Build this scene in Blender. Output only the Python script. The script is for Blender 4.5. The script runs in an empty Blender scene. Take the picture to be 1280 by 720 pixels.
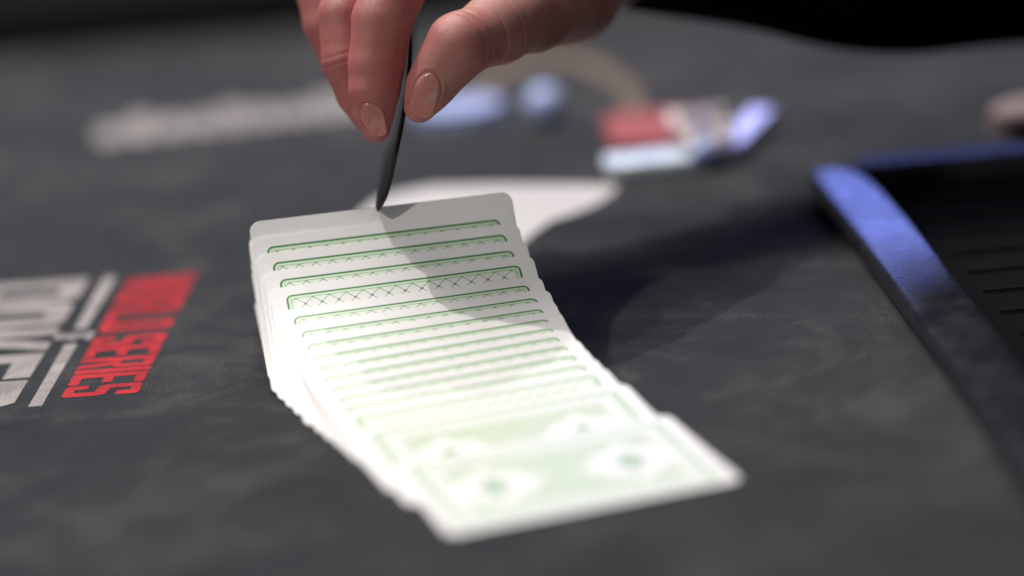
import bpy, bmesh, math, random
import numpy as np
from mathutils import Vector, Matrix

random.seed(7)
rng = np.random.default_rng(7)
scene = bpy.context.scene
col = scene.collection
MM = 0.001

# ------------------------------------------------------------------ camera
PITCH, ROLL, CAM_H, FPX = 0.278938, 0.092910, 322.447, 4200.0
FW = np.array([0, math.cos(PITCH), -math.sin(PITCH)])
RT = np.array([1.0, 0, 0])
DN = np.cross(FW, RT)
CR, SR = math.cos(ROLL), math.sin(ROLL)
CX = CR * RT + SR * DN
CY = SR * RT - CR * DN
cam_d = bpy.data.cameras.new('camera')
cam = bpy.data.objects.new('camera', cam_d)
col.objects.link(cam)
cam.matrix_world = Matrix(((CX[0], CY[0], -FW[0], 0), (CX[1], CY[1], -FW[1], 0),
                           (CX[2], CY[2], -FW[2], CAM_H * MM), (0, 0, 0, 1)))
cam_d.sensor_width = 36
cam_d.lens = FPX / 1280 * 36
cam_d.clip_start = 0.05
cam_d.clip_end = 60
cam_d.dof.use_dof = True
cam_d.dof.focus_distance = 1.100
cam_d.dof.aperture_fstop = 2.45
scene.camera = cam

# ------------------------------------------------------------------ world, lamps, exposure
world = bpy.data.worlds.new('World')
scene.world = world
world.use_nodes = True
bg = world.node_tree.nodes['Background']
bg.inputs[0].default_value = (0.75, 0.8, 1.0, 1)
bg.inputs[1].default_value = 0.05
scene.view_settings.view_transform = 'Standard'
scene.view_settings.look = 'None'
scene.view_settings.exposure = 0
scene.view_settings.gamma = 1


def lamp(name, d, dist, power, radius, color, target=(-20, 1020, 10)):
    """ceiling downlight: d = direction from the cards towards the lamp"""
    l = bpy.data.lights.new(name, 'SPOT')
    l.energy = power
    l.shadow_soft_size = radius
    l.color = color
    l.spot_size = math.radians(70)
    l.spot_blend = 0.6
    o = bpy.data.objects.new(name, l)
    col.objects.link(o)
    d = Vector(d).normalized()
    o.location = Vector(target) * MM + d * dist
    o.rotation_euler = d.to_track_quat('Z', 'Y').to_euler()
    return o


lamp('downlight_behind', (-0.31, 0.35, 0.88), 2.4, 108, 0.014, (1.0, 0.94, 0.89))
lamp('downlight_far', (0.03, 0.60, 0.80), 2.8, 48, 0.014, (1.0, 0.95, 0.91))
lamp('downlight_front', (-0.70, -0.44, 0.62), 2.4, 84, 0.06, (1.0, 0.96, 0.92))
lamp('downlight_right', (0.55, -0.30, 0.78), 2.4, 18, 0.05, (1.0, 0.95, 0.91))


def area(name, loc, look, sx, sy, power, color):
    l = bpy.data.lights.new(name, 'AREA')
    l.shape = 'RECTANGLE'
    l.size, l.size_y = sx, sy
    l.energy = power
    l.color = color
    o = bpy.data.objects.new(name, l)
    col.objects.link(o)
    o.location = loc
    o.rotation_euler = (Vector(loc) - Vector(look)).to_track_quat('Z', 'Y').to_euler()
    return o


area('ceiling_softbox', (-0.45, 1.95, 2.1), (0, 1.05, 0), 1.2, 1.2, 40, (1.0, 0.955, 0.93))
area('blue_stage_screen', (0.62, 4.6, 0.90), (0.13, 1.15, 0), 1.1, 0.42, 14, (0.23, 0.30, 0.98))

scene.cycles.use_denoising = True
scene.cycles.max_bounces = 8

# ------------------------------------------------------------------ helpers


def at(px, py, dep):
    a, b = px - 640, py - 360
    return np.array([0, 0, CAM_H]) + dep * (FW + RT * (CR * a - SR * b) / FPX + DN * (SR * a + CR * b) / FPX)


def on_table(px, py, h=0.0):
    p1 = at(px, py, 1.0) - np.array([0, 0, CAM_H])
    return np.array([0, 0, CAM_H]) + p1 * (h - CAM_H) / p1[2]


def tag(o, label=None, cat=None, group=None, kind=None):
    if label: o['label'] = label
    if cat: o['category'] = cat
    if group: o['group'] = group
    if kind: o['kind'] = kind
    return o


def empty(name, loc=(0, 0, 0), rot=(0, 0, 0)):
    o = bpy.data.objects.new(name, None)
    o.empty_display_size = 0.01
    col.objects.link(o)
    o.location = loc
    o.rotation_euler = rot
    return o


def mesh_obj(name, verts, faces, mat, parent=None, smooth=False):
    me = bpy.data.meshes.new(name)
    me.from_pydata([tuple(v) for v in verts], [], [tuple(f) for f in faces])
    me.update()
    if mat: me.materials.append(mat)
    if smooth:
        me.polygons.foreach_set('use_smooth', [True] * len(me.polygons))
    o = bpy.data.objects.new(name, me)
    col.objects.link(o)
    if parent: o.parent = parent
    return o


def bm_obj(name, bm, mat, parent=None, smooth=False):
    me = bpy.data.meshes.new(name)
    bm.normal_update()
    bm.to_mesh(me)
    bm.free()
    if mat: me.materials.append(mat)
    if smooth:
        me.polygons.foreach_set('use_smooth', [True] * len(me.polygons))
    o = bpy.data.objects.new(name, me)
    col.objects.link(o)
    if parent: o.parent = parent
    return o


def box_bm(cx, cy, cz, sx, sy, sz, bevel=0.0, seg=2, bm=None, rz=0.0):
    b = bmesh.new()
    bmesh.ops.create_cube(b, size=1)
    bmesh.ops.scale(b, vec=(sx, sy, sz), verts=b.verts)
    if bevel:
        bmesh.ops.bevel(b, geom=b.edges[:], offset=bevel, segments=seg, affect='EDGES', profile=0.5)
    if rz: bmesh.ops.rotate(b, matrix=Matrix.Rotation(rz, 3, 'Z'), verts=b.verts)
    bmesh.ops.translate(b, vec=(cx, cy, cz), verts=b.verts)
    if bm is None: return b
    tmp = bpy.data.meshes.new('t'); b.to_mesh(tmp); b.free(); bm.from_mesh(tmp); bpy.data.meshes.remove(tmp)
    return bm


class NT:
    """small wrapper for building node materials"""

    def __init__(self, name):
        self.m = bpy.data.materials.new(name)
        self.m.use_nodes = True
        self.t = self.m.node_tree
        self.n = self.t.nodes
        self.b = self.n['Principled BSDF']

    def node(self, typ, **kw):
        x = self.n.new(typ)
        for k, v in kw.items(): setattr(x, k, v)
        return x

    def put(self, sock, v):
        if v is None: return
        if hasattr(v, 'links') or isinstance(v, bpy.types.NodeSocket): self.t.links.new(v, sock)
        else: sock.default_value = v

    def math(self, op, a, b=None, c=None, clamp=False):
        x = self.node('ShaderNodeMath', operation=op)
        x.use_clamp = clamp
        self.put(x.inputs[0], a)
        if b is not None: self.put(x.inputs[1], b)
        if c is not None: self.put(x.inputs[2], c)
        return x.outputs[0]

    def mix(self, f, a, b):
        x = self.node('ShaderNodeMix', data_type='RGBA')
        self.put(x.inputs[0], f)
        self.put(x.inputs[6], a if not isinstance(a, tuple) else (*a, 1)[:4])
        self.put(x.inputs[7], b if not isinstance(b, tuple) else (*b, 1)[:4])
        return x.outputs[2]

    def noise(self, vec, scale, detail=3, rough=0.5, dist=0.0, out=0):
        x = self.node('ShaderNodeTexNoise')
        self.put(x.inputs['Vector'], vec)
        x.inputs['Scale'].default_value = scale
        x.inputs['Detail'].default_value = detail
        x.inputs['Roughness'].default_value = rough
        x.inputs['Distortion'].default_value = dist
        return x.outputs[out]

    def ramp(self, f, stops):
        x = self.node('ShaderNodeValToRGB')
        cr = x.color_ramp
        while len(cr.elements) < len(stops): cr.elements.new(0.5)
        for e, (p, c) in zip(cr.elements, stops):
            e.position = p
            e.color = (*c, 1) if isinstance(c, tuple) else (c, c, c, 1)
        self.put(x.inputs[0], f)
        return x.outputs[0]

    def mapr(self, v, a, b, c, d, smooth=True):
        x = self.node('ShaderNodeMapRange')
        x.interpolation_type = 'SMOOTHSTEP' if smooth else 'LINEAR'
        self.put(x.inputs[0], v)
        for i, q in enumerate((a, b, c, d)): x.inputs[i + 1].default_value = q
        return x.outputs[0]

    def coords(self, kind='Object'):
        return self.node('ShaderNodeTexCoord').outputs[kind]

    def mapping(self, vec, scale=(1, 1, 1), rot=(0, 0, 0), loc=(0, 0, 0)):
        x = self.node('ShaderNodeMapping')
        self.put(x.inputs[0], vec)
        x.inputs['Scale'].default_value = scale
        x.inputs['Rotation'].default_value = rot
        x.inputs['Location'].default_value = loc
        return x.outputs[0]

    def bump(self, h, dist, strength=1.0, normal=None):
        x = self.node('ShaderNodeBump')
        x.inputs['Strength'].default_value = strength
        x.inputs['Distance'].default_value = dist
        self.put(x.inputs['Height'], h)
        if normal is not None: self.put(x.inputs['Normal'], normal)
        return x.outputs[0]

    def set(self, **kw):
        for k, v in kw.items():
            k = k.replace('_', ' ')
            s = self.b.inputs[k]
            if isinstance(v, tuple) and len(v) == 3 and s.type == 'RGBA': v = (*v, 1)
            self.put(s, v)
        return self


# ------------------------------------------------------------------ materials
# felt
def felt_material():
    t = NT('grey_felt')
    co = t.coords()
    m1 = t.mapping(co, scale=(1, 1, 1))
    big = t.noise(m1, 13, 5, 0.62, 1.6)
    str_ = t.noise(t.mapping(co, scale=(1.0, 2.5, 1), rot=(0, 0, 0.12)), 7, 4, 0.6, 0.8)
    swirl = t.noise(m1, 42, 4, 0.6, 1.5)
    fine = t.noise(m1, 1300, 4, 0.8)
    fine2 = t.noise(m1, 2600, 2, 0.6)
    k = t.math('ADD', t.math('MULTIPLY', big, 0.55), t.math('MULTIPLY', str_, 0.12))
    k = t.math('ADD', k, t.math('MULTIPLY', swirl, 0.33))
    c = t.ramp(k, [(0.36, (0.016, 0.0195, 0.0245)), (0.50, (0.028, 0.031, 0.0365)), (0.64, (0.068, 0.067, 0.068))])
    g = t.math('ADD', t.math('MULTIPLY', fine, 0.6), t.math('MULTIPLY', fine2, 0.4))
    g = t.mapr(g, 0.42, 0.58, 0.2, 1.85)
    x = t.node('ShaderNodeVectorMath', operation='SCALE')
    t.put(x.inputs[0], c); t.put(x.inputs['Scale'], g)
    h = t.math('ADD', fine, t.math('MULTIPLY', big, 2.0))
    nb = t.bump(h, 0.0009, 0.9)
    t.set(Base_Color=x.outputs[0], Roughness=0.95, Normal=nb)
    t.b.inputs['Sheen Weight'].default_value = 0.08
    t.b.inputs['Sheen Roughness'].default_value = 0.5
    t.b.inputs['Specular IOR Level'].default_value = 0.2
    return t.m


def print_material(name, colr, wear=0.38):
    t = NT(name)
    co = t.coords('Generated') if False else t.node('ShaderNodeNewGeometry').outputs['Position']
    f = t.noise(co, 1300, 4, 0.8)
    f2 = t.noise(co, 45, 4, 0.65, 0.8)
    f = t.math('ADD', t.math('MULTIPLY', f, 0.6), t.math('MULTIPLY', f2, 0.4))
    dark = tuple(q * (1 - wear * 1.4) for q in colr)
    t.set(Base_Color=t.ramp(f, [(0.40, dark), (0.57, colr)]), Roughness=0.85, Normal=t.bump(f, 0.0004, 0.5))
    t.b.inputs['Specular IOR Level'].default_value = 0.25
    return t.m


def plain(name, colr, rough=0.5, spec=0.5, metallic=0.0, noise_scale=300, var=0.15, bump=0.0002):
    t = NT(name)
    co = t.coords()
    f = t.noise(co, noise_scale, 4, 0.6)
    a = tuple(q * (1 - var) for q in colr)
    b = tuple(min(1, q * (1 + var)) for q in colr)
    t.set(Base_Color=t.ramp(f, [(0.3, a), (0.7, b)]), Roughness=rough, Metallic=metallic)
    if bump: t.set(Normal=t.bump(f, bump, 0.5))
    t.b.inputs['Specular IOR Level'].default_value = spec
    return t.m


def card_material():
    """plastic playing card: white, green back print laid out in millimetres in the object's own xy"""
    t = NT('card_back_print')
    co = t.coords('Object')
    sep = t.node('ShaderNodeSeparateXYZ')
    t.put(sep.inputs[0], co)
    u = t.math('MULTIPLY', sep.outputs[0], 1000.0)     # 0..88
    v = t.math('MULTIPLY', sep.outputs[1], 1000.0)     # 0..63
    nsep = t.node('ShaderNodeSeparateXYZ')
    tcn = t.coords('Normal')
    t.put(nsep.inputs[0], tcn)
    nz = nsep.outputs[2]
    a = t.math('ABSOLUTE', t.math('SUBTRACT', u, 44.0))
    b = t.math('ABSOLUTE', t.math('SUBTRACT', v, 31.5))
    M, MV, R = 5.0, 3.7, 2.2
    qx = t.math('SUBTRACT', a, 44 - M - R)
    qy = t.math('SUBTRACT', b, 31.5 - MV - R)
    mx, my = t.math('MAXIMUM', qx, 0.0), t.math('MAXIMUM', qy, 0.0)
    ln = t.math('SQRT', t.math('ADD', t.math('MULTIPLY', mx, mx), t.math('MULTIPLY', my, my)))
    d = t.math('ADD', ln, t.math('MINIMUM', t.math('MAXIMUM', qx, qy), 0.0))
    d = t.math('MULTIPLY', t.math('SUBTRACT', d, R), -1.0)     # depth inside the frame, mm

    def band(x, lo, hi, s=0.06):
        return t.math('MULTIPLY', t.mapr(x, lo - s, lo + s, 0, 1), t.mapr(x, hi - s, hi + s, 1, 0))
    P = 5.5

    def lines(coord, period, half):
        f = t.math('ABSOLUTE', t.math('SUBTRACT', t.math('FRACT', t.math('DIVIDE', coord, period)), 0.5))
        f = t.math('MULTIPLY', t.math('SUBTRACT', 0.5, f), period)      # distance to the nearest line
        return t.mapr(f, half * 0.6, half * 1.5, 1, 0)
    # coordinates centred so that the lattice is symmetric
    uc, vc = t.math('SUBTRACT', u, 44.0), t.math('SUBTRACT', v, 31.5)
    vv = t.math('SUBTRACT', b, 23.4)
    s1 = t.math('ADD', uc, vv)
    s2 = t.math('SUBTRACT', uc, vv)
    l1, l2 = lines(s1, P, 0.22), lines(s2, P, 0.22)
    lat = t.math('MAXIMUM', l1, l2)
    node_dot = t.math('MULTIPLY', lines(s1, P, 0.55), lines(s2, P, 0.55))
    f1, f2 = lines(s1, P / 3, 0.17), lines(s2, P / 3, 0.17)
    fine = t.math('MAXIMUM', f1, f2)
    white = (0.86, 0.85, 0.845)
    dark = (0.045, 0.22, 0.070)
    mid = (0.22, 0.42, 0.21)
    light = (0.66, 0.81, 0.60)
    pale = (0.66, 0.74, 0.57)
    inside = t.mapr(d, 1.7, 1.8, 0, 1)
    deep = t.mapr(d, 7.2, 7.6, 0, 1)
    # triangles along the frame: light green above the first zigzag
    zz = t.math('ABSOLUTE', t.math('SUBTRACT', t.math('FRACT', t.math('DIVIDE', s1, P)), 0.5))
    c = t.mix(t.mapr(d, 1.8, 4.0, 0.55, 0.0), white, light)
    c = t.mix(t.math('MULTIPLY', deep, 0.75), c, pale)
    c = t.mix(t.math('MULTIPLY', t.math('MULTIPLY', fine, deep), 0.5), c, mid)
    c = t.mix(t.math('MULTIPLY', lat, 0.85), c, mid)
    c = t.mix(t.math('MULTIPLY', node_dot, 0.9), c, dark)
    # medallions
    mu = t.math('SUBTRACT', a, 20.9)
    r1 = t.math('POWER', t.math('ADD', t.math('POWER', t.math('DIVIDE', t.math('ABSOLUTE', mu), 15.0), 1.25), t.math('POWER', t.math('DIVIDE', b, 14.5), 1.25)), 0.8)
    ang = t.math('ARCTAN2', vc, mu)
    r1 = t.math('SUBTRACT', r1, t.math('MULTIPLY', t.math('COSINE', t.math('MULTIPLY', ang, 8.0)), 0.07))
    c = t.mix(t.mapr(r1, 0.97, 1.02, 1, 0), c, white)
    ring = band(r1, 0.84, 0.90, 0.02)
    c = t.mix(t.math('MULTIPLY', ring, 0.5), c, light)
    r2 = t.math('SQRT', t.math('ADD', t.math('POWER', t.math('DIVIDE', mu, 4.8), 2.0), t.math('POWER', t.math('DIVIDE', b, 6.0), 2.0)))
    r2 = t.math('SUBTRACT', r2, t.math('MULTIPLY', t.math('COSINE', t.math('MULTIPLY', ang, 4.0)), 0.25))
    c = t.mix(t.mapr(r2, 0.9, 1.05, 0.8, 0), c, mid)
    c = t.mix(t.math('SUBTRACT', 1.0, inside), c, white)
    c = t.mix(band(d, 0.0, 0.70), c, dark)
    c = t.mix(band(d, 0.70, 1.5), c, light)
    c = t.mix(band(d, 1.5, 1.72), c, mid)
    # only on the upper face
    c = t.mix(t.math('GREATER_THAN', nz, 0.35), white, c)
    rn = t.noise(co, 220, 3, 0.6)
    t.set(Base_Color=c, Roughness=t.mapr(rn, 0.3, 0.7, 0.34, 0.46), Normal=t.bump(t.noise(co, 2500, 2), 0.00004, 0.35))
    t.b.inputs['Specular IOR Level'].default_value = 0.45
    t.b.inputs['Coat Weight'].default_value = 0.0
    t.b.inputs['Subsurface Weight'].default_value = 0.0
    return t.m


MAT_FELT = felt_material()
MAT_WPRINT = print_material('white_print', (0.38, 0.35, 0.345))
MAT_EMBLEM = print_material('bright_white_print', (0.56, 0.54, 0.545), 0.1)
MAT_RPRINT = print_material('red_print', (0.52, 0.026, 0.036), 0.38)
MAT_GPRINT = print_material('gold_print', (0.22, 0.165, 0.12))
MAT_CARD = card_material()
MAT_BLANK = plain('white_plastic', (0.85, 0.84, 0.835), 0.4, 0.45, noise_scale=200, var=0.01, bump=0)

# ------------------------------------------------------------------ setting: floor
fl = box_bm(0, 1.2, -0.80, 16, 16, 0.1)
o = bm_obj('floor', fl, plain('dark_carpet', (0.010, 0.010, 0.012), 0.95, 0.1, noise_scale=40))
tag(o, kind='structure')

# ------------------------------------------------------------------ the table
table = empty('poker_table', (0, 1.0, -0.76))
tag(table, 'grey felt poker table with red and white printed lettering and a black padded rail', 'table')


def T(x, y, z=0.0):
    return (x * MM, y * MM - 1.0, z * MM + 0.76)


def table_part(name, bm, mat, smooth=False):
    bmesh.ops.translate(bm, vec=(0, -1.0, 0.76), verts=bm.verts)
    return bm_obj(name, bm, mat, table, smooth)


fe = box_bm(0, 0.80, -0.004, 2.4, 1.68, 0.008)
table_part('felt', fe, MAT_FELT)
table_part('table_board', box_bm(0, 0.80, -0.030, 2.5, 1.75, 0.036, 0.004), plain('dark_board', (0.02, 0.018, 0.016), 0.6))
bm = bmesh.new()
sec = [(0.0, -0.02), (0.0, 0.006), (0.012, 0.024), (0.040, 0.036), (0.085, 0.036), (0.115, 0.020), (0.125, -0.03)]
N = 48
rows = []
for i in range(N + 1):
    x = -1.25 + 2.5 * i / N
    rows.append([bm.verts.new((x, 1.622 + a, b + 0.0006 * math.sin(i * 2.1))) for a, b in sec])
for i in range(N):
    for j in range(len(sec) - 1):
        bm.faces.new((rows[i][j], rows[i + 1][j], rows[i + 1][j + 1], rows[i][j + 1]))
table_part('padded_rail', bm, plain('black_vinyl', (0.0035, 0.0035, 0.004), 0.75, 0.06, noise_scale=600), True)
for sx in (-1, 1):
    table_part('leg', box_bm(sx * 1.0, 0.8, -0.395, 0.12, 1.1, 0.69, 0.01), plain('black_wood', (0.012, 0.011, 0.010), 0.5))

# printed lettering: baseline frame on the felt
BO = np.array([-139.3, 1186.0])
RD = np.array([-10.2, -139.5]); RD /= np.linalg.norm(RD)     # reading direction
UD = np.array([-RD[1], RD[0]])                               # towards the letter tops


# condensed block letters as closed outlines in a 1 x 1 cell (x along the word, y up)
def _o(*p): return list(p)


SX, SY = 0.36, 0.115
GL = {
    'O': [_o((.1, 0), (.9, 0), (1, .05), (1, .95), (.9, 1), (.1, 1), (0, .95), (0, .05)), _o((SX, .13), (SX, .87), (1 - SX, .87), (1 - SX, .13))],
    'D': [_o((0, 0), (.85, 0), (1, .07), (1, .93), (.85, 1), (0, 1)), _o((SX, .13), (SX, .87), (1 - SX, .87), (1 - SX, .13))],
    'L': [_o((0, 0), (1, 0), (1, .14), (SX + .02, .14), (SX + .02, 1), (0, 1))],
    'I': [_o((0, 0), (1, 0), (1, 1), (0, 1))],
    'E': [_o((0, 0), (1, 0), (1, .14), (SX, .14), (SX, .43), (.88, .43), (.88, .57), (SX, .57), (SX, .86), (1, .86), (1, 1), (0, 1))],
    'F': [_o((0, 0), (SX, 0), (SX, .42), (.88, .42), (.88, .57), (SX, .57), (SX, .85), (1, .85), (1, 1), (0, 1))],
    'R': [_o((0, 0), (SX, 0), (SX, .42), (.45, .42), (.66, 0), (1, 0), (.78, .44), (1, .52), (1, .93), (.88, 1), (0, 1)), _o((SX, .56), (SX, .86), (.70, .86), (.70, .56))],
    'P': [_o((0, 0), (SX, 0), (SX, .40), (.88, .40), (1, .47), (1, .93), (.88, 1), (0, 1)), _o((SX, .53), (SX, .87), (.70, .87), (.70, .53))],
    'K': [_o((0, 0), (SX, 0), (SX, .38), (.66, 0), (1, 0), (.60, .52), (1, 1), (.66, 1), (SX, .64), (SX, 1), (0, 1))],
    'S': [_o((.1, 0), (.9, 0), (1, .05), (1, .46), (.9, .56), (.36, .60), (.36, .87), (.64, .87), (.64, .70), (1, .70), (1, .95), (.9, 1), (.1, 1), (0, .95),
             (0, .54), (.1, .44), (.64, .40), (.64, .13), (.36, .13), (.36, .30), (0, .30), (0, .05))],
    'W': [_o((.17, 0), (.42, 0), (.5, .45), (.58, 0), (.83, 0), (1, 1), (.80, 1), (.70, .38), (.60, 1), (.40, 1), (.30, .38), (.20, 1), (0, 1))],
}
WID = {'I': 0.36, 'W': 1.45}


def word(text, along, height_off, length, height, mat, bold=0.0, name='printed_letter', z=0.14, gap=0.10):
    ws = [WID.get(c, 1.0) for c in text]
    tot = sum(ws) + gap * (len(text) - 1)
    k = length / tot
    pos = 0
    for c, w_ in zip(text, ws):
        cu = bpy.data.curves.new('t', 'CURVE')
        cu.dimensions = '2D'
        cu.fill_mode = 'BOTH'
        for loop in GL[c]:
            sp_ = cu.splines.new('POLY')
            sp_.points.add(len(loop) - 1)
            for i_, (a_, b_) in enumerate(loop): sp_.points[i_].co = (a_, b_, 0, 1)
            sp_.use_cyclic_u = True
        to = bpy.data.objects.new('t', cu)
        col.objects.link(to)
        dg = bpy.context.evaluated_depsgraph_get()
        me = bpy.data.meshes.new_from_object(to.evaluated_get(dg))
        bpy.data.objects.remove(to)
        bpy.data.curves.remove(cu)
        n = len(me.vertices)
        co = np.empty(n * 3)
        me.vertices.foreach_get('co', co)
        co = co.reshape(-1, 3)
        p = BO[None] + np.outer(along + (pos + co[:, 0] * w_) * k, RD) + np.outer(height_off + co[:, 1] * height, UD)
        out = np.stack([p[:, 0] * MM, p[:, 1] * MM - 1.0, np.full(n, 0.76 + z * MM)], 1)
        me.vertices.foreach_set('co', out.ravel())
        me.materials.clear()
        me.materials.append(mat)
        me.update()
        me.name = name
        o = bpy.data.objects.new(name, me)
        col.objects.link(o)
        o.parent = table
        pos += w_ + gap


def strip(along0, along1, off0, off1, mat, name='printed_bar', z=0.14):
    pts = [(along0, off0), (along1, off0), (along1, off1), (along0, off1)]
    vs = []
    for a, h in pts:
        p = BO + a * RD + h * UD
        vs.append((p[0] * MM, p[1] * MM - 1.0, 0.76 + z * MM))
    return mesh_obj(name, vs, [(0, 1, 2, 3)], mat, table)


word('WORLD', 0, 0, 68.5, 25.5, MAT_RPRINT, 0.045)
word('SERIES', 74.5, 0, 66.5, 25.5, MAT_RPRINT, 0.04)
strip(-4, 62, -9.5, -5.0, MAT_WPRINT)
strip(80, 148, -9.5, -5.0, MAT_WPRINT)
word('OF', 66.5, -15, 9.5, 14, MAT_WPRINT, 0.06)
word('POKER', -4, -82, 150, 67, MAT_WPRINT, 0.05)


def flat_poly(px_pts, mat, name, z=0.14):
    vs = []
    for q in px_pts:
        p = on_table(*q)
        vs.append((p[0] * MM, p[1] * MM - 1.0, 0.76 + z * MM))
    return mesh_obj(name, vs, [tuple(range(len(vs)))][:1], mat, table)


# far illegible white print: a row of rounded letter-like blocks
a0, a1 = on_table(118, 182), on_table(470, 142)
b0 = on_table(105, 150)
dirx = (a1 - a0) / np.linalg.norm(a1 - a0)
L = np.linalg.norm(a1 - a0)
nb = 9
for i in range(nb):
    s0, s1 = L * (i + 0.06) / nb, L * (i + 0.93) / nb
    hgt = (44 + 7 * math.sin(i * 1.9)) * (0.8 if i == 0 else 1)
    hs = []
    for s, h in ((s0, 4), (s0 + 3, 0), (s1 - 3, 0), (s1, 4), (s1, hgt - 5), (s1 - 3, hgt), (s0 + 3, hgt), (s0, hgt - 5)):
        p = a0 + dirx * s + np.array([-dirx[1], dirx[0], 0]) * h
        hs.append((p[0] * MM, p[1] * MM - 1.0, 0.76 + 0.00014))
    mesh_obj('printed_letter_block', hs, [tuple(range(8))], MAT_WPRINT, table)

# white printed emblem curve right behind the spread
em = [(425, 300), (448, 268), (468, 252), (492, 242), (540, 233), (620, 231), (700, 231), (773, 232), (768, 240), (745, 256), (715, 268), (693, 274), (676, 285), (655, 303), (640, 330), (560, 330), (470, 330)]
vs = []
for q in em:
    p = on_table(*q); vs.append((p[0] * MM, p[1] * MM - 1.0, 0.76 + 0.00016))
bm = bmesh.new()
bv = [bm.verts.new(v) for v in vs]
f = bm.faces.new(bv)
bmesh.ops.triangulate(bm, faces=[f])
bm_obj('printed_emblem', bm, MAT_EMBLEM, table)

# gold ring print far behind the hand
bm = bmesh.new()
cc = on_table(690, 150)
ringv = []
for i in range(65):
    th = math.pi * (-0.02 + 0.86 * i / 64)
    for r in (0.80, 1.0):
        ringv.append(bm.verts.new(((cc[0] + 40 * r * math.cos(th)) * MM, (cc[1] + 135 * r * math.sin(th)) * MM - 1.0, 0.76 + 0.00014)))
for i in range(64):
    bm.faces.new((ringv[2 * i], ringv[2 * i + 1], ringv[2 * i + 3], ringv[2 * i + 2]))
bm_obj('printed_ring', bm, MAT_GPRINT, table)

# ------------------------------------------------------------------ chip tray
tray = empty('chip_tray', (0.16, 1.10, 0))
tag(tray, 'black chip tray with a blue lit leather covered edge on the right of the felt', 'chip tray')


def leather():
    t = NT('dark_leather')
    co = t.coords()
    vor = t.node('ShaderNodeTexVoronoi')
    t.put(vor.inputs['Vector'], co)
    vor.inputs['Scale'].default_value = 900
    f = t.noise(co, 700, 4, 0.7)
    big = t.noise(co, 60, 3, 0.6)
    t.set(Base_Color=t.ramp(big, [(0.3, (0.006, 0.007, 0.012)), (0.7, (0.012, 0.013, 0.020))]),
          Roughness=t.mapr(big, 0.3, 0.7, 0.24, 0.32),
          Normal=t.bump(t.math('ADD', t.math('MULTIPLY', vor.outputs[0], 0.6), f), 0.00015, 0.5))
    t.b.inputs['Specular IOR Level'].default_value = 0.7
    t.b.inputs['Coat Weight'].default_value = 0.0
    t.b.inputs['Coat Roughness'].default_value = 0.28
    return t.m


MAT_LEATHER = leather()
MAT_BLACK = plain('black_plastic', (0.006, 0.006, 0.006), 0.95, 0.03)
HB = 9.0
lefts = [(996, 200), (1044, 260), (1094, 326), (1136, 384), (1180, 441), (1222, 504), (1262, 567), (1310, 648)]
rights = [(1068, 200), (1120, 250), (1160, 297), (1200, 350), (1240, 402), (1282, 456), (1330, 520), (1392, 605)]
bm = bmesh.new()
rows = []
for l, r in zip(lefts, rights):
    a, b = on_table(*l, HB), on_table(*r, HB)
    n = (b - a) / np.linalg.norm(b - a)
    prof = [a + [0, 0, -HB + 0.2] + n * -1.2, a + [0, 0, -2.5] - n * 0.6, a + [0, 0, -0.6] + n * 0.6, a + n * 3 + [0, 0, 0.1],
            (a + b) / 2 + [0, 0, 0.35], b - n * 3 + [0, 0, 0.1], b + [0, 0, -0.6] - n * 0.6, b + [0, 0, -2.5], b + [0, 0, -HB + 0.2]]
    rows.append([bm.verts.new(Vector(p) * MM - Vector((0.16, 1.10, 0))) for p in prof])
for i in range(len(rows) - 1):
    for j in range(8):
        bm.faces.new((rows[i][j], rows[i][j + 1], rows[i + 1][j + 1], rows[i + 1][j]))
    bm.faces.new((rows[i][8], rows[i][0], rows[i + 1][0], rows[i + 1][8]))
bm.faces.new(rows[0]); bm.faces.new(rows[-1][::-1])
bmesh.ops.recalc_face_normals(bm, faces=bm.faces)
o = bm_obj('side_edge', bm, MAT_LEATHER, tray, True)
m = o.modifiers.new('s', 'SUBSURF'); m.levels = m.render_levels = 2
# back edge
p0, p1 = on_table(1070, 206, HB), on_table(1420, 174, HB)
dv = (p1 - p0)
bl = np.linalg.norm(dv)
b = box_bm(0, 0, 0, bl * MM, 16 * MM, HB * MM, 0.0012)
bmesh.ops.rotate(b, matrix=Matrix.Rotation(math.atan2(dv[1], dv[0]), 3, 'Z'), verts=b.verts)
mid = (p0 + p1) / 2
bmesh.ops.translate(b, vec=(mid[0] * MM - 0.16, mid[1] * MM - 1.10 + 0.004, HB / 2 * MM + 0.0001), verts=b.verts)
bm_obj('back_edge', b, plain('dull_black_leather', (0.016, 0.017, 0.022), 0.55, 0.5, noise_scale=700), tray)
# tray bottom and channel ridges
vsb = []
for l in rights:
    p = on_table(*l, HB); vsb.append(p)
bot = [(p[0] - 2, p[1]) for p in vsb] + [(330, vsb[-1][1]), (330, vsb[0][1])]
mesh_obj('tray_bottom', [(x * MM - 0.16, y * MM - 1.10, 0.0006) for x, y in bot], [tuple(range(len(bot)))], MAT_BLACK, tray)
MAT_RIDGE = plain('dark_brown_plastic', (0.009, 0.0075, 0.0055), 0.85, 0.06)
for i in range(13):
    y = 1236 - i * 24.5
    k = (1254 - y) / (1254 - 988)
    x0 = 140 + 19 * k + 1.5
    b = bmesh.new()
    bmesh.ops.create_cone(b, cap_ends=True, segments=16, radius1=0.0006, radius2=0.0006, depth=(330 - x0) * MM)
    bmesh.ops.rotate(b, matrix=Matrix.Rotation(math.pi / 2, 3, 'Y'), verts=b.verts)
    bmesh.ops.translate(b, vec=((x0 + 330) / 2 * MM - 0.16, y * MM - 1.10, 0.0016), verts=b.verts)
    bm_obj('channel_ridge', b, MAT_RIDGE, tray, True)

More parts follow.
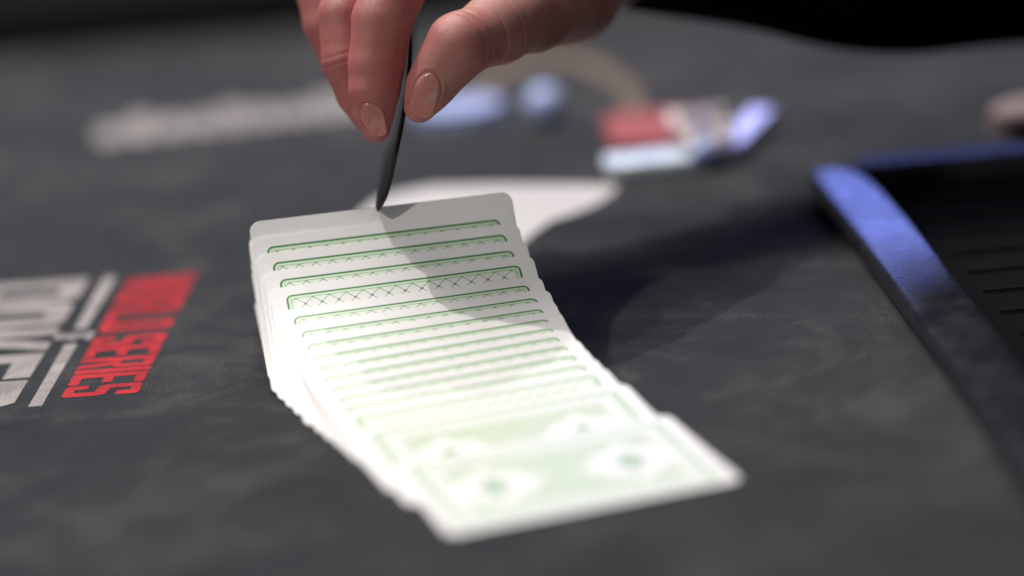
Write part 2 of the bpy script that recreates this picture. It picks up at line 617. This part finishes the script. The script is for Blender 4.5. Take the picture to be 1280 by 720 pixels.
# ------------------------------------------------------------------ the spread of cards
# near-left corner x, y (mm), yaw, tilt of the chord (radians); each card leans on the one before it
FIT = [[-80.16, 1034.14, 0.1047, 0.775], [-79.51, 1026.57, 0.1078, 0.6768], [-77.21, 1018.89, 0.1146, 0.587], [-74.26, 1010.45, 0.1259, 0.5004],
       [-71.23, 1002.08, 0.1421, 0.4283], [-67.69, 990.86, 0.1592, 0.3397], [-63.78, 982.26, 0.1812, 0.289], [-60.52, 974.2, 0.2043, 0.2497],
       [-57.11, 966.29, 0.228, 0.2163], [-54.18, 958.86, 0.2515, 0.19], [-51.46, 951.69, 0.2683, 0.1658], [-48.27, 944.56, 0.2778, 0.142],
       [-45.87, 937.41, 0.2812, 0.1209], [-43.66, 929.96, 0.2756, 0.1016], [-41.22, 922.12, 0.2704, 0.0849], [-35.65, 909.02, 0.2701, 0.0593],
       [-24.02, 880.53, 0.2758, 0.0239]]
CW, CD, CT = 88.0, 63.0, 0.28


def card_mesh(sag=0.0, blank=False):
    """rounded plastic card; sag = mm x how far the middle hangs below the chord when it leans"""
    bm = bmesh.new()
    r = 3.6
    pts = []
    for cx, cy, a0 in ((CW - r, r, -90), (CW - r, CD - r, 0), (r, CD - r, 90), (r, r, 180)):
        for k in range(9):
            a = math.radians(a0 + 90 * k / 8)
            pts.append((cx + r * math.cos(a), cy + r * math.sin(a)))
    e = 0.05
    cxm, cym = CW / 2, CD / 2

    def ring(z, inset):
        return [bm.verts.new(((x + (cxm - x) / cxm * inset) * MM, (y + (cym - y) / cym * inset) * MM, z * MM)) for x, y in pts]
    rs = [ring(0, e), ring(e, 0), ring(CT - e, 0), ring(CT, e)]
    n = len(pts)
    for a, b in zip(rs[:-1], rs[1:]):
        for i in range(n):
            bm.faces.new((a[i], a[(i + 1) % n], b[(i + 1) % n], b[i]))
    bm.faces.new(rs[-1])
    bm.faces.new(rs[0][::-1])
    if sag:
        for k in range(1, 16):
            bmesh.ops.bisect_plane(bm, geom=bm.verts[:] + bm.edges[:] + bm.faces[:], plane_co=(0, CD * k / 16 * MM, 0), plane_no=(0, 1, 0), dist=1e-7)
        for v_ in bm.verts:
            t_ = v_.co.y / (CD * MM)
            v_.co.z -= sag * MM * (t_ - t_ * t_)
        bmesh.ops.triangulate(bm, faces=[f_ for f_ in bm.faces if len(f_.verts) > 4])
    me = bpy.data.meshes.new('playing_card')
    bm.normal_update()
    bm.to_mesh(me)
    bm.free()
    me.materials.append(MAT_BLANK if blank else MAT_CARD)
    return me




def place_card(x, y, yaw, th, z0, label, group, me):
    o = bpy.data.objects.new('playing_card', me)
    col.objects.link(o)
    o.location = (x * MM, y * MM, z0 * MM)
    o.rotation_euler = Matrix.Rotation(yaw, 4, 'Z').to_3x3().__matmul__(Matrix.Rotation(th, 3, 'X')).to_euler()
    tag(o, label, 'playing card', group)
    return o


GROUP = 'green backed playing cards fanned in one long spread'
ORD = ['', 'second', 'third', 'fourth', 'fifth', 'sixth', 'seventh', 'eighth', 'ninth', 'tenth', 'eleventh', 'twelfth', 'thirteenth', 'fourteenth']
labels = {0: 'blank white far edge card at the top of the spread touching the dark cut card',
          1: 'card with the farthest and darkest green frame line just under the cut card',
          4: 'card of the spread showing a wide band of sharp green diamond lattice',
          15: 'card behind the nearest one showing a wide blurred pale green band',
          16: 'nearest card lying on top of the spread with its whole green back showing'}
for i, k in enumerate(FIT):
    lb = labels.get(i)
    if lb is None:
        n = i
        lb = ('card showing the %s green frame line from the far end of the spread' % ORD[n - 1]) if n <= 14 else ''
    place_card(k[0], k[1], k[2], k[3], 0.16, lb, GROUP, card_mesh(blank=(i == 0), sag=(0.35 + 0.55 * i / 16) * CD * math.sin(k[3])))
# the pile under the raised end: from flat on the felt up to the first card
NP = 34
TH0 = FIT[0][3]
pile_me = [card_mesh(0.35 * CD * math.sin(TH0 * (q + 0.5) / 12)) for q in range(12)]
for j in range(NP):
    t = j / NP
    th = TH0 * (t ** 0.95) * 0.975 + 0.02      # the lower cards lie flatter
    x = -81.8 + 1.6 * t + rng.uniform(-0.7, 0.7)
    y = 1053.0 - (1053.0 - 1034.6) * t          # near edges creep towards the viewer
    z0 = max(0.16, 0.16 + 0.30 * min(j, 9) * (1 - t))
    place_card(x, y, 0.095 + 0.010 * t + rng.uniform(-0.004, 0.004), th, z0,
               'white card in the stepped left side of the pile beneath the topmost raised card', GROUP, pile_me[min(11, int(th / TH0 * 12))])

# ------------------------------------------------------------------ cut card
def cut_card():
    t = NT('dark_plastic')
    co = t.coords()
    f = t.noise(co, 400, 3)
    t.set(Base_Color=t.ramp(f, [(0.3, (0.008, 0.0085, 0.010)), (0.7, (0.013, 0.0135, 0.016))]), Roughness=0.45)
    t.b.inputs['Specular IOR Level'].default_value = 0.4
    return t.m


near_px = [(472, 267), (480, 254), (486, 241), (490, 224), (495, 199), (501, 172), (506, 147), (510, 120), (513, 88), (515, 60), (516, 44)]
near_dep = [1113, 1112.5, 1112, 1111, 1110, 1109, 1109, 1108, 1108, 1107, 1107]
NE = [at(x, y, d) for (x, y), d in zip(near_px, near_dep)]
NE[0][2] += 0.3
away = np.array([0.036, 1.0, 0.0]); away /= np.linalg.norm(away)
root = NE[0].copy()
bm = bmesh.new()
NC = 14
fr, bk = [], []
r = 3.5
for i, p in enumerate(NE):
    # rounded corners: inset the row ends near the top and the bottom
    dist_end = min(np.linalg.norm(p - NE[0]), np.linalg.norm(p - NE[-1]))
    ins = 0.0
    if dist_end < 0.5 and i > 0: ins = r
    row = []
    q = NE[min(i + 1, len(NE) - 1)] - NE[max(i - 1, 0)]
    nrm = np.cross(away, q); nrm /= np.linalg.norm(nrm)
    for jj in range(NC + 1):
        s = ins + (86 - 2 * ins) * (jj / NC) ** 1.8
        row.append(p + away * s + np.array([-1.25 * (1 - math.exp(-s / 4.0)), 0, 0]))
    fr.append([bm.verts.new(Vector(v - root + nrm * 0.4) * MM) for v in row])
    bk.append([bm.verts.new(Vector(v - root - nrm * 0.4) * MM) for v in row])
for i in range(len(NE) - 1):
    for jj in range(NC):
        bm.faces.new((fr[i][jj], fr[i + 1][jj], fr[i + 1][jj + 1], fr[i][jj + 1]))
        bm.faces.new((bk[i][jj], bk[i][jj + 1], bk[i + 1][jj + 1], bk[i + 1][jj]))
    for jj in (0, NC):
        bm.faces.new((fr[i][jj], bk[i][jj], bk[i + 1][jj], fr[i + 1][jj]))
for i in (0, len(NE) - 1):
    for jj in range(NC):
        bm.faces.new((fr[i][jj], fr[i][jj + 1], bk[i][jj + 1], bk[i][jj]))
bmesh.ops.recalc_face_normals(bm, faces=bm.faces)
o = bm_obj('cut_card', bm, cut_card(), None, True)
o.location = Vector(root) * MM
m = o.modifiers.new('s', 'SUBSURF'); m.levels = m.render_levels = 1
tag(o, 'dark grey plastic cut card held on edge by the hand above the cards', 'cut card')

# ------------------------------------------------------------------ hand (signed distance field -> surface nets)
#   chains of rounded cones; each entry: photo-space x, y, view depth (mm), radius (mm)
INDEX = [(566, -135, 1155, 12.5), (500, -30, 1108, 10.6), (478, 25, 1104, 10.0), (471, 80, 1104, 9.3), (468, 112, 1104, 8.4), (468, 140, 1105, 6.6), (470, 160, 1106, 4.8)]
MIDDLE = [(530, -160, 1172, 12.5), (455, -45, 1128, 10.2), (434, 20, 1121, 9.7), (437, 75, 1119, 9.3), (449, 115, 1120, 7.8), (463, 143, 1122, 6.4)]
RING = [(490, -165, 1192, 12), (420, -60, 1150, 10), (404, -10, 1142, 9.0), (411, 30, 1140, 8.6), (430, 80, 1140, 7.4), (452, 118, 1142, 6)]
PINKY = [(455, -150, 1210, 10.5), (405, -75, 1172, 8.6), (402, -30, 1166, 7.8), (420, 10, 1164, 7.2), (440, 50, 1164, 5.6)]
THUMB = [(700, -20, 1165, 22.5), (664, 10, 1136, 14.4), (622, 35, 1112, 11.2), (574, 57, 1097, 9.9), (553, 85, 1098, 8.0), (536, 111, 1099, 6.7), (524, 135, 1100, 4.9)]
PALM = [(566, -135, 1160, 14), (690, -72, 1185, 22.5), (735, -72, 1208, 21)]
PALM2 = [(490, -165, 1200, 13), (640, -110, 1200, 22), (740, -104, 1205, 22)]
WRIST = [(712, -42, 1190, 21), (800, -112, 1218, 21), (1000, -118, 1255, 25)]


def chain(c):
    return [(at(x, y, d), r) for x, y, d, r in c]


def sd_cone(P, a, ra, b, rb):
    ba = b - a
    l2 = float(ba @ ba)
    h = np.clip(((P - a) @ ba) / l2, 0, 1)
    q = P - a - h[:, None] * ba
    return np.sqrt((q * q).sum(1)) - (ra + (rb - ra) * h)


def smin(a, b, k):
    h = np.maximum(k - np.abs(a - b), 0) / k
    return np.minimum(a, b) - h * h * k * 0.25


def chain_sdf(P, c, k):
    d = None
    for (a, ra), (b, rb) in zip(c[:-1], c[1:]):
        e = sd_cone(P, a, ra, b, rb)
        d = e if d is None else smin(d, e, k)
    return d


CH = {n: chain(c) for n, c in dict(index=INDEX, middle=MIDDLE, ring=RING, pinky=PINKY, thumb=THUMB, palm=PALM, palm2=PALM2, wrist=WRIST).items()}


NAILS = [((463, 151, 1098), at(456, 129, 1100), at(468, 174, 1102), -FW - 0.75 * RT, 3.5, 5.9),
         ((530, 119, 1090), at(542, 93, 1095), at(523, 148, 1098), -FW - 0.25 * RT + 0.1 * DN, 4.3, 7.4)]


def nail_groove(P, d):
    for cp, a0_, a1_, nv, hw, hl in NAILS:
        c = at(*cp)
        A = (a1_ - a0_) / np.linalg.norm(a1_ - a0_)
        nn = nv - (nv @ A) * A; nn = nn / np.linalg.norm(nn)
        W_ = np.cross(A, nn)
        q = P - c
        u_, v_ = (q @ W_) / hw, (q @ A) / hl
        rho = (np.abs(u_) ** 2.6 + np.abs(v_) ** 2.6) ** (1 / 2.6)
        front = np.clip((q @ nn + 9) / 3, 0, 1)
        d = d + front * (0.22 * np.exp(-((rho - 1.02) / 0.07) ** 2) - 0.18 * np.exp(-((rho - 1.2) / 0.09) ** 2) * np.clip(1.2 - v_, 0, 1)) \
            + front * 0.25 * np.clip((1 - rho) * 6, 0, 1)
    return d


def creases(P, d):
    """skin folds over the joints, in millimetres of inset"""
    def fold(c, direction, half, depth, width, side=None, curve=0.0, up=None):
        nonlocal d
        n = direction / np.linalg.norm(direction)
        q = P - c
        t = q @ n
        lat = q - np.outer(t, n)
        rr = np.sqrt((lat * lat).sum(1))
        if curve: t = t + curve * rr * rr
        g = np.exp(-(t / width) ** 2) * np.clip(1.3 - rr / half, 0, 1)
        if side is not None:
            g = g * np.clip((lat @ side) / 3.0 + 0.3, 0, 1)
        d = d + depth * g
    view = -FW
    th = [c for c, r in CH['thumb']]
    ax = th[3] - th[2]
    for s, dp, cv in ((0.90, 0.85, 0.018), (0.52, 0.8, 0.016), (0.18, 0.6, 0.014), (1.12, 0.45, 0.02)):
        fold(th[2] + ax * s, ax, 15, dp, 0.55, view, cv)
    ix = [c for c, r in CH['index']]
    a2 = ix[4] - ix[3]
    for s, dp in ((-0.04, 0.5), (0.06, 0.28), (-0.16, 0.25)):
        fold(ix[3] + a2 * s + np.array([-2.5, 0, 0]), a2, 6, dp, 0.45, view, 0.01)
    a3 = ix[2] - ix[1]
    for s, dp in ((0.55, 0.4), (0.68, 0.3), (0.4, 0.3)):
        fold(ix[1] + a3 * s, a3, 9, dp, 0.5, view, 0.0)
    mx = [c for c, r in CH['middle']]
    a4 = mx[4] - mx[3]
    for s, dp in ((0.0, 0.5), (0.2, 0.35), (-0.25, 0.3)):
        fold(mx[3] + a4 * s, a4, 12, dp, 0.5, view, 0.0)
    return d


def hand_sdf(P, detail=False):
    fi = [chain_sdf(P, CH[n], 1.2) for n in ('index', 'middle', 'ring', 'pinky')]
    f = fi[0]
    for g in fi[1:]: f = smin(f, g, 1.1)
    pl = smin(chain_sdf(P, CH['palm'], 8), chain_sdf(P, CH['palm2'], 8), 16)
    wr = chain_sdf(P, CH['wrist'], 10)
    body = smin(pl, wr, 14)
    th = chain_sdf(P, CH['thumb'], 5.0)
    # gap between thumb and index must stay open: blend the thumb only near its root
    root_ = CH['thumb'][0][0]
    body = smin(body, th, 7)
    dist = np.sqrt(((P - CH['index'][0][0]) ** 2).sum(1))
    out = np.where(dist < 45, smin(body, f, 7), smin(body, f, 1.2))
    # keep both sides of the cut card clear of flesh is left to the pinch itself
    if detail: out = nail_groove(P, creases(P, out))
    return out


def surface_nets(lo, hi, h):
    n = np.ceil((hi - lo) / h).astype(int) + 1
    xs = [lo[i] + h * np.arange(n[i]) for i in range(3)]
    V = np.empty(tuple(n), np.float32)
    YY, ZZ = np.meshgrid(xs[1], xs[2], indexing='ij')
    for i, x in enumerate(xs[0]):
        P = np.stack([np.full(YY.size, x), YY.ravel(), ZZ.ravel()], 1)
        V[i] = hand_sdf(P).reshape(YY.shape)
    ins = V < 0
    cnt = np.zeros(tuple(n - 1), np.int8)
    for dx in (0, 1):
        for dy in (0, 1):
            for dz in (0, 1):
                cnt += ins[dx:n[0] - 1 + dx, dy:n[1] - 1 + dy, dz:n[2] - 1 + dz]
    act = (cnt > 0) & (cnt < 8)
    idx = -np.ones(tuple(n - 1), np.int64)
    cells = np.argwhere(act)
    idx[act] = np.arange(len(cells))
    acc = np.zeros((len(cells), 3)); num = np.zeros(len(cells))
    offs = [(a, b, c) for a in (0, 1) for b in (0, 1) for c in (0, 1)]
    for a in offs:
        for ax in range(3):
            if a[ax] == 1: continue
            b = list(a); b[ax] = 1
            va = V[cells[:, 0] + a[0], cells[:, 1] + a[1], cells[:, 2] + a[2]]
            vb = V[cells[:, 0] + b[0], cells[:, 1] + b[1], cells[:, 2] + b[2]]
            cr = (va < 0) != (vb < 0)
            t = np.where(cr, va / np.where(cr, va - vb, 1), 0)
            p = np.tile(np.array(a, float), (len(cells), 1)); p[:, ax] += t
            acc += p * cr[:, None]; num += cr
    verts = lo + (cells + acc / num[:, None]) * h
    faces = []
    for ax in range(3):
        o1, o2 = [(1, 2), (2, 0), (0, 1)][ax]
        sl = [slice(1, n[i] - 1) for i in range(3)]
        sl[ax] = slice(0, n[ax] - 1)
        s2 = list(sl); s2[ax] = slice(1, n[ax])
        A, B = ins[tuple(sl)], ins[tuple(s2)]
        e = np.argwhere(A != B)
        off = np.array([sl[i].start for i in range(3)])
        e = e + off
        sgn = ins[e[:, 0], e[:, 1], e[:, 2]]
        d1 = np.zeros(3, int); d1[o1] = 1
        d2 = np.zeros(3, int); d2[o2] = 1
        c = [e, e - d1, e - d1 - d2, e - d2]
        q = np.stack([idx[k[:, 0], k[:, 1], k[:, 2]] for k in c], 1)
        q = np.where(sgn[:, None], q, q[:, ::-1])
        faces.append(q)
    faces = np.concatenate(faces)
    return verts, faces[(faces >= 0).all(1)]


def grad(P, detail=False, e=0.05):
    g = np.empty_like(P)
    for i in range(3):
        d = np.zeros(3); d[i] = e
        g[:, i] = hand_sdf(P + d, detail) - hand_sdf(P - d, detail)
    return g / (np.linalg.norm(g, axis=1, keepdims=True) + 1e-9)


allp = np.array([p for n in CH for p, r in CH[n]])
lo = allp.min(0) - 30
hi = allp.max(0) + 30
hi[0] = min(hi[0], CH['wrist'][2][0][0])
V_, F_ = surface_nets(lo, hi, 1.8)
me = bpy.data.meshes.new('tmp')
me.from_pydata(V_.tolist(), [], F_.tolist())
tmpo = bpy.data.objects.new('tmp', me)
col.objects.link(tmpo)
sm = tmpo.modifiers.new('s', 'SUBSURF'); sm.levels = sm.render_levels = 2
dg = bpy.context.evaluated_depsgraph_get()
me2 = bpy.data.meshes.new_from_object(tmpo.evaluated_get(dg))
bpy.data.objects.remove(tmpo)
n = len(me2.vertices)
co = np.empty(n * 3); me2.vertices.foreach_get('co', co); co = co.reshape(-1, 3)
for _ in range(2):
    s = hand_sdf(co)
    co = co - grad(co) * s[:, None]
g = grad(co)
s = hand_sdf(co, True)
co = co - g * np.clip(s, -1.5, 1.5)[:, None]
hroot = at(700, 0, 1120)
me2.vertices.foreach_set('co', ((co - hroot) * MM).ravel())
me2.polygons.foreach_set('use_smooth', [True] * len(me2.polygons))
me2.update()
me2.name = 'hand'

# redness of the skin over fingertips and knuckles
red = np.zeros(n)
for nm, ids in dict(index=(3, 5, 1), middle=(3, 4, 1), ring=(3, 4), thumb=(3, 5, 6)).items():
    for i in ids:
        c, r = CH[nm][i]
        red += 0.8 * np.exp(-((co - c) ** 2).sum(1) / (r * 1.35) ** 2)
finger_d = np.minimum(chain_sdf(co, CH['index'], 3), np.minimum(chain_sdf(co, CH['middle'], 3), chain_sdf(co, CH['ring'], 3)))
red += 0.5 * np.clip(1 - finger_d / 4, 0, 1)
at_ = me2.attributes.new('redness', 'FLOAT', 'POINT')
at_.data.foreach_set('value', np.clip(red, 0, 1).astype(np.float32))


def skin():
    t = NT('skin')
    co = t.coords()
    a = t.node('ShaderNodeAttribute'); a.attribute_name = 'redness'
    n1 = t.noise(co, 90, 4, 0.6)
    n2 = t.noise(co, 420, 4, 0.65)
    vor = t.node('ShaderNodeTexVoronoi')
    t.put(vor.inputs['Vector'], t.mapping(co, scale=(1.0, 1.0, 1.7)))
    vor.inputs['Scale'].default_value = 2300
    base = t.mix(t.mapr(n1, 0.35, 0.65, 0, 1), (0.46, 0.220, 0.185), (0.38, 0.150, 0.128))
    base = t.mix(t.math('MULTIPLY', a.outputs['Fac'], 0.75), base, (0.44, 0.118, 0.112))
    base = t.mix(t.mapr(n2, 0.52, 0.72, 0, 0.25), base, (0.30, 0.11, 0.085))
    h = t.math('ADD', t.math('MULTIPLY', vor.outputs[0], 0.8), t.math('MULTIPLY', n2, 0.9))
    t.set(Base_Color=base, Roughness=t.mapr(n2, 0.3, 0.7, 0.42, 0.58), Normal=t.bump(h, 0.00026, 0.55))
    t.b.inputs['Subsurface Weight'].default_value = 0.18
    t.b.inputs['Subsurface Radius'].default_value = (1.0, 0.35, 0.2)
    t.b.inputs['Subsurface Scale'].default_value = 0.003
    t.b.inputs['Specular IOR Level'].default_value = 0.5
    return t.m


me2.materials.clear()
me2.materials.append(skin())
person = empty('person', Vector(hroot) * MM)
tag(person, 'hand in a black sleeve reaching in from the right, pinching a dark cut card', 'person')
hand = bpy.data.objects.new('hand', me2)
col.objects.link(hand)
hand.parent = person


def nail_mat():
    t = NT('nail')
    co = t.coords()
    f = t.noise(t.mapping(co, scale=(1, 1, 1)), 500, 3)
    t.set(Base_Color=t.ramp(f, [(0.3, (0.46, 0.180, 0.155)), (0.7, (0.52, 0.225, 0.195))]), Roughness=0.22)
    t.b.inputs['Subsurface Weight'].default_value = 0.2
    t.b.inputs['Subsurface Radius'].default_value = (1, .4, .3)
    t.b.inputs['Subsurface Scale'].default_value = 0.002
    return t.m


MAT_NAIL = nail_mat()


def nail(cpx, axis_from, axis_to, normal, half_w, half_l, name='fingernail', lift=0.38):
    """curved plate laid on the finger surface; axis runs from cuticle to free edge"""
    c = at(*cpx)
    A = axis_to - axis_from; A /= np.linalg.norm(A)
    nn = normal - (normal @ A) * A; nn /= np.linalg.norm(nn)
    Wd = np.cross(A, nn)
    NU, NV = 14, 18
    grid = []
    for j in range(NV + 1):
        v = -1 + 2 * j / NV
        wv = half_w * (1 - 0.42 * max(0, -v - 0.25) ** 1.6 / 0.6) * (1 - 0.16 * max(0, v) ** 3)
        if v < -0.6: wv *= math.sqrt(max(0.05, 1 - ((-v - 0.6) / 0.42) ** 2))
        if v > 0.75: wv *= math.sqrt(max(0.1, 1 - ((v - 0.75) / 0.32) ** 2))
        for i in range(NU + 1):
            u = -1 + 2 * i / NU
            grid.append((u, v, c + Wd * u * wv + A * v * half_l + nn * 9))
    P = np.array([g_[2] for g_ in grid])
    P0 = P.copy()
    tr = np.zeros(len(P))
    for _ in range(40):
        tr = np.clip(tr + hand_sdf(P0 - nn * tr[:, None]) * 0.8, 0, 9 + 3.0)
    P = P0 - nn * tr[:, None]
    U = np.array([g_[0] for g_ in grid]); Vv = np.array([g_[1] for g_ in grid])
    edge = np.clip((1 - np.abs(U)) / 0.2, 0, 1) * np.clip((1 + Vv) / 0.15, 0, 1)
    top = P + nn * (lift * (0.25 + 0.75 * edge) + 0.12 * np.clip(Vv, 0, 1))[:, None]
    low = P - nn * 0.6
    vs = [Vector(p - hroot) * MM for p in np.concatenate([top, low])]
    m_ = (NU + 1) * (NV + 1)
    fs = []
    for j in range(NV):
        for i in range(NU):
            q = j * (NU + 1) + i
            fs.append((q, q + 1, q + NU + 2, q + NU + 1))
            fs.append((m_ + q, m_ + q + NU + 1, m_ + q + NU + 2, m_ + q + 1))
    bd = [i for i in range(NU + 1)] + [(j + 1) * (NU + 1) + NU for j in range(NV)] + [NV * (NU + 1) + i for i in range(NU - 1, -1, -1)] + [j * (NU + 1) for j in range(NV - 1, 0, -1)]
    for a, b in zip(bd, bd[1:] + bd[:1]):
        fs.append((a, m_ + a, m_ + b, b))
    o = mesh_obj(name, vs, fs, MAT_NAIL, person, True)
    b = bmesh.new(); b.from_mesh(o.data); bmesh.ops.recalc_face_normals(b, faces=b.faces); b.to_mesh(o.data); b.free()
    return o


ix = [c for c, r in CH['index']]
th = [c for c, r in CH['thumb']]
for nf in NAILS: nail(*nf)


# ------------------------------------------------------------------ sleeve
def cloth():
    t = NT('black_cloth')
    co = t.coords()
    f = t.noise(co, 500, 4, 0.6)
    t.set(Base_Color=t.ramp(f, [(0.3, (0.0022, 0.0022, 0.0024)), (0.7, (0.0045, 0.0045, 0.005))]), Roughness=1.0, Normal=t.bump(f, 0.0004, 0.5))
    t.b.inputs['Specular IOR Level'].default_value = 0.02
    return t.m


SL = [(774, -104, 1218, 34.1), (840, -104, 1221, 37.1), (900, -100, 1226, 38.0), (960, -96, 1232, 38.6), (1030, -92, 1238, 43.4), (1100, -90, 1246, 47.1), (1150, -95, 1251, 47.6), (1200, -104, 1256, 48.7), (1280, -115, 1264, 51.9), (1400, -125, 1278, 55.1), (1600, -130, 1303, 59.3), (2000, -140, 1358, 67.8), (2600, -200, 1438, 82.6)]
sp = [(at(x, y, d), r) for x, y, d, r in SL]
bm = bmesh.new()
rows = []
SEG = 40
for i, (c, r) in enumerate(sp):
    d = sp[min(i + 1, len(sp) - 1)][0] - sp[max(i - 1, 0)][0]
    d /= np.linalg.norm(d)
    a = np.cross(d, [0, 0, 1.0]); a /= np.linalg.norm(a)
    b_ = np.cross(d, a)
    row = []
    for k in range(SEG):
        ph = 2 * math.pi * k / SEG
        rr = r * (1 + 0.02 * math.sin(3 * ph + i * 0.8) + 0.012 * math.sin(5 * ph - i * 1.7))
        row.append(bm.verts.new(Vector(c + rr * (a * math.cos(ph) + b_ * math.sin(ph)) - hroot) * MM))
    rows.append(row)
inner = [bm.verts.new(v.co + (Vector(sp[0][0] - hroot) * MM - v.co) * 0.06 + Vector((0.002, 0, 0))) for v in rows[0]]
deep_ = [bm.verts.new(v.co + Vector((0.03, 0.003, 0))) for v in inner]
for R0, R1 in list(zip(rows[:-1], rows[1:])):
    for k in range(SEG):
        bm.faces.new((R0[k], R0[(k + 1) % SEG], R1[(k + 1) % SEG], R1[k]))
for R0, R1 in ((inner, rows[0]), (deep_, inner)):
    for k in range(SEG):
        bm.faces.new((R0[k], R0[(k + 1) % SEG], R1[(k + 1) % SEG], R1[k]))
bm.faces.new(rows[-1])
bmesh.ops.recalc_face_normals(bm, faces=bm.faces)
o = bm_obj('sleeve', bm, cloth(), person, True)
m = o.modifiers.new('s', 'SUBSURF'); m.levels = m.render_levels = 2

# ------------------------------------------------------------------ small things far behind, out of focus
def thing_box(name, px, size, rz, mat, label, cat, tilt=0.0, bevel=0.0015):
    p = on_table(*px)
    root = empty(name, (p[0] * MM, p[1] * MM, 0.0), (0, tilt, rz))
    tag(root, label, cat)
    return root


FOIL = plain('clear_film', (0.68, 0.80, 1.0), 0.3, 0.8, noise_scale=120, var=0.25, bump=0.0015)
REDP = plain('red_paper', (0.34, 0.10, 0.11), 0.8, 0.08, noise_scale=80, var=0.3)
LILAC = plain('lilac_film', (0.62, 0.60, 0.95), 0.25, 0.8, noise_scale=100, var=0.15, bump=0.001)
GOLD = plain('gold_foil', (0.92, 0.84, 0.74), 0.2, 0.9, 1.0, noise_scale=260, var=0.1, bump=0)

p = on_table(822, 207)
root = empty('wrapped_card_pack', (p[0] * MM, p[1] * MM, 0), (0, 0, 0.04))
tag(root, 'red and pale blue wrapped card pack lying on the felt behind the hand', 'card pack')
bm_obj('pack_body', box_bm(0.002, 0.034, 0.0045, 0.036, 0.050, 0.0088, 0.001), REDP, root)
bm_obj('film_flap', box_bm(-0.001, -0.004, 0.0030, 0.040, 0.020, 0.0056, 0.002), FOIL, root)
bm = bmesh.new()
gv = {}
for i in range(23):
    for j in range(33):
        gv[i, j] = bm.verts.new((0.008 + 0.024 * i / 22, -0.006 + 0.056 * j / 32, 0.0102 + rng.uniform(-0.0007, 0.0007)))
for i in range(22):
    for j in range(32):
        bm.faces.new((gv[i, j], gv[i + 1, j], gv[i + 1, j + 1]))
        bm.faces.new((gv[i, j], gv[i + 1, j + 1], gv[i, j + 1]))
bmesh.ops.solidify(bm, geom=bm.faces[:], thickness=0.0008)
bm_obj('crumpled_foil', bm, GOLD, root)
p = on_table(915, 196)
root = empty('folded_film_wrapper', (p[0] * MM, p[1] * MM, 0), (0, 0, 1.25))
tag(root, 'folded lilac clear film wrapper slanting beside the red card pack', 'wrapper')
bm_obj('film_fold', box_bm(0.024, 0.0, 0.0035, 0.062, 0.011, 0.006, 0.0015), LILAC, root)
bm_obj('film_tail', box_bm(0.000, 0.006, 0.0016, 0.018, 0.016, 0.003, 0.001), FOIL, root)


def bead(name, px, r, mat, label, cat):
    p = on_table(*px)
    bm = bmesh.new()
    bmesh.ops.create_uvsphere(bm, u_segments=24, v_segments=16, radius=r * MM)
    bmesh.ops.scale(bm, vec=(1, 1, 0.92), verts=bm.verts)
    bmesh.ops.translate(bm, vec=(0, 0, r * 0.92 * MM), verts=bm.verts)
    root = bm_obj(name, bm, mat, None, True)
    root.location = (p[0] * MM, p[1] * MM, 0)
    tag(root, label, cat)
    return root


BLUEW = plain('pale_blue_glint', (0.50, 0.60, 1.0), 0.45, 0.5, noise_scale=60, var=0.05, bump=0)  # colour of the blue glints, painted onto the balls below
bead('blue_glint_ball', (682, 150), 8.0, BLUEW, 'small pale blue ball added in place of a blue light glint behind the thumb', 'light glint')  # added ball, stands in for an out-of-focus blue glint
bead('blue_glint_ball', (883, 210), 6.6, BLUEW, 'small blue ball added in place of a bright glint at the foot of the slanting film wrapper', 'light glint')  # another added ball in place of a glint of blue light

# chip stacks
CHIPC = plain('pale_pink_chip', (0.32, 0.25, 0.245), 0.85, 0.05, noise_scale=80, var=0.1)
CHIPB = plain('pale_blue_chip', (0.36, 0.42, 0.66), 0.4, noise_scale=80, var=0.1)


def chip_mesh(mat, r=19.5, h=3.2):
    bm = bmesh.new()
    bmesh.ops.create_cone(bm, cap_ends=True, segments=40, radius1=r * MM, radius2=r * MM, depth=h * MM)
    bmesh.ops.bevel(bm, geom=[e for e in bm.edges if len(e.link_faces) == 2 and abs(e.calc_face_angle(0)) > 1], offset=0.0005, segments=2, affect='EDGES')
    bmesh.ops.translate(bm, vec=(0, 0, h / 2 * MM), verts=bm.verts)
    me = bpy.data.meshes.new('poker_chip')
    bm.to_mesh(me); bm.free()
    me.materials.append(mat)
    return me


cm, cb = chip_mesh(CHIPC), chip_mesh(CHIPB)
p = on_table(1258, 168)
for k in range(3):
    o = bpy.data.objects.new('poker_chip', cm)
    col.objects.link(o)
    o.location = ((p[0] + 14 + rng.uniform(-1, 1)) * MM, (p[1] + rng.uniform(-1, 1)) * MM, (0.1 + k * 3.3) * MM)
    tag(o, ['bottom', 'middle', 'topmost'][k] + ' pale pink poker chip of the stack beyond the chip tray', 'poker chip', 'poker chips beyond the chip tray')
p = on_table(575, 150)
for k in range(2):
    o = bpy.data.objects.new('poker_chip', cb)
    col.objects.link(o)
    o.location = ((p[0] + rng.uniform(-1, 1)) * MM, (p[1] + rng.uniform(-1, 1)) * MM, (0.1 + k * 3.3) * MM)
    tag(o, ['lower', 'upper'][k] + ' pale blue poker chip of the pair on the felt behind the thumb tip', 'poker chip', 'poker chips behind the thumb')
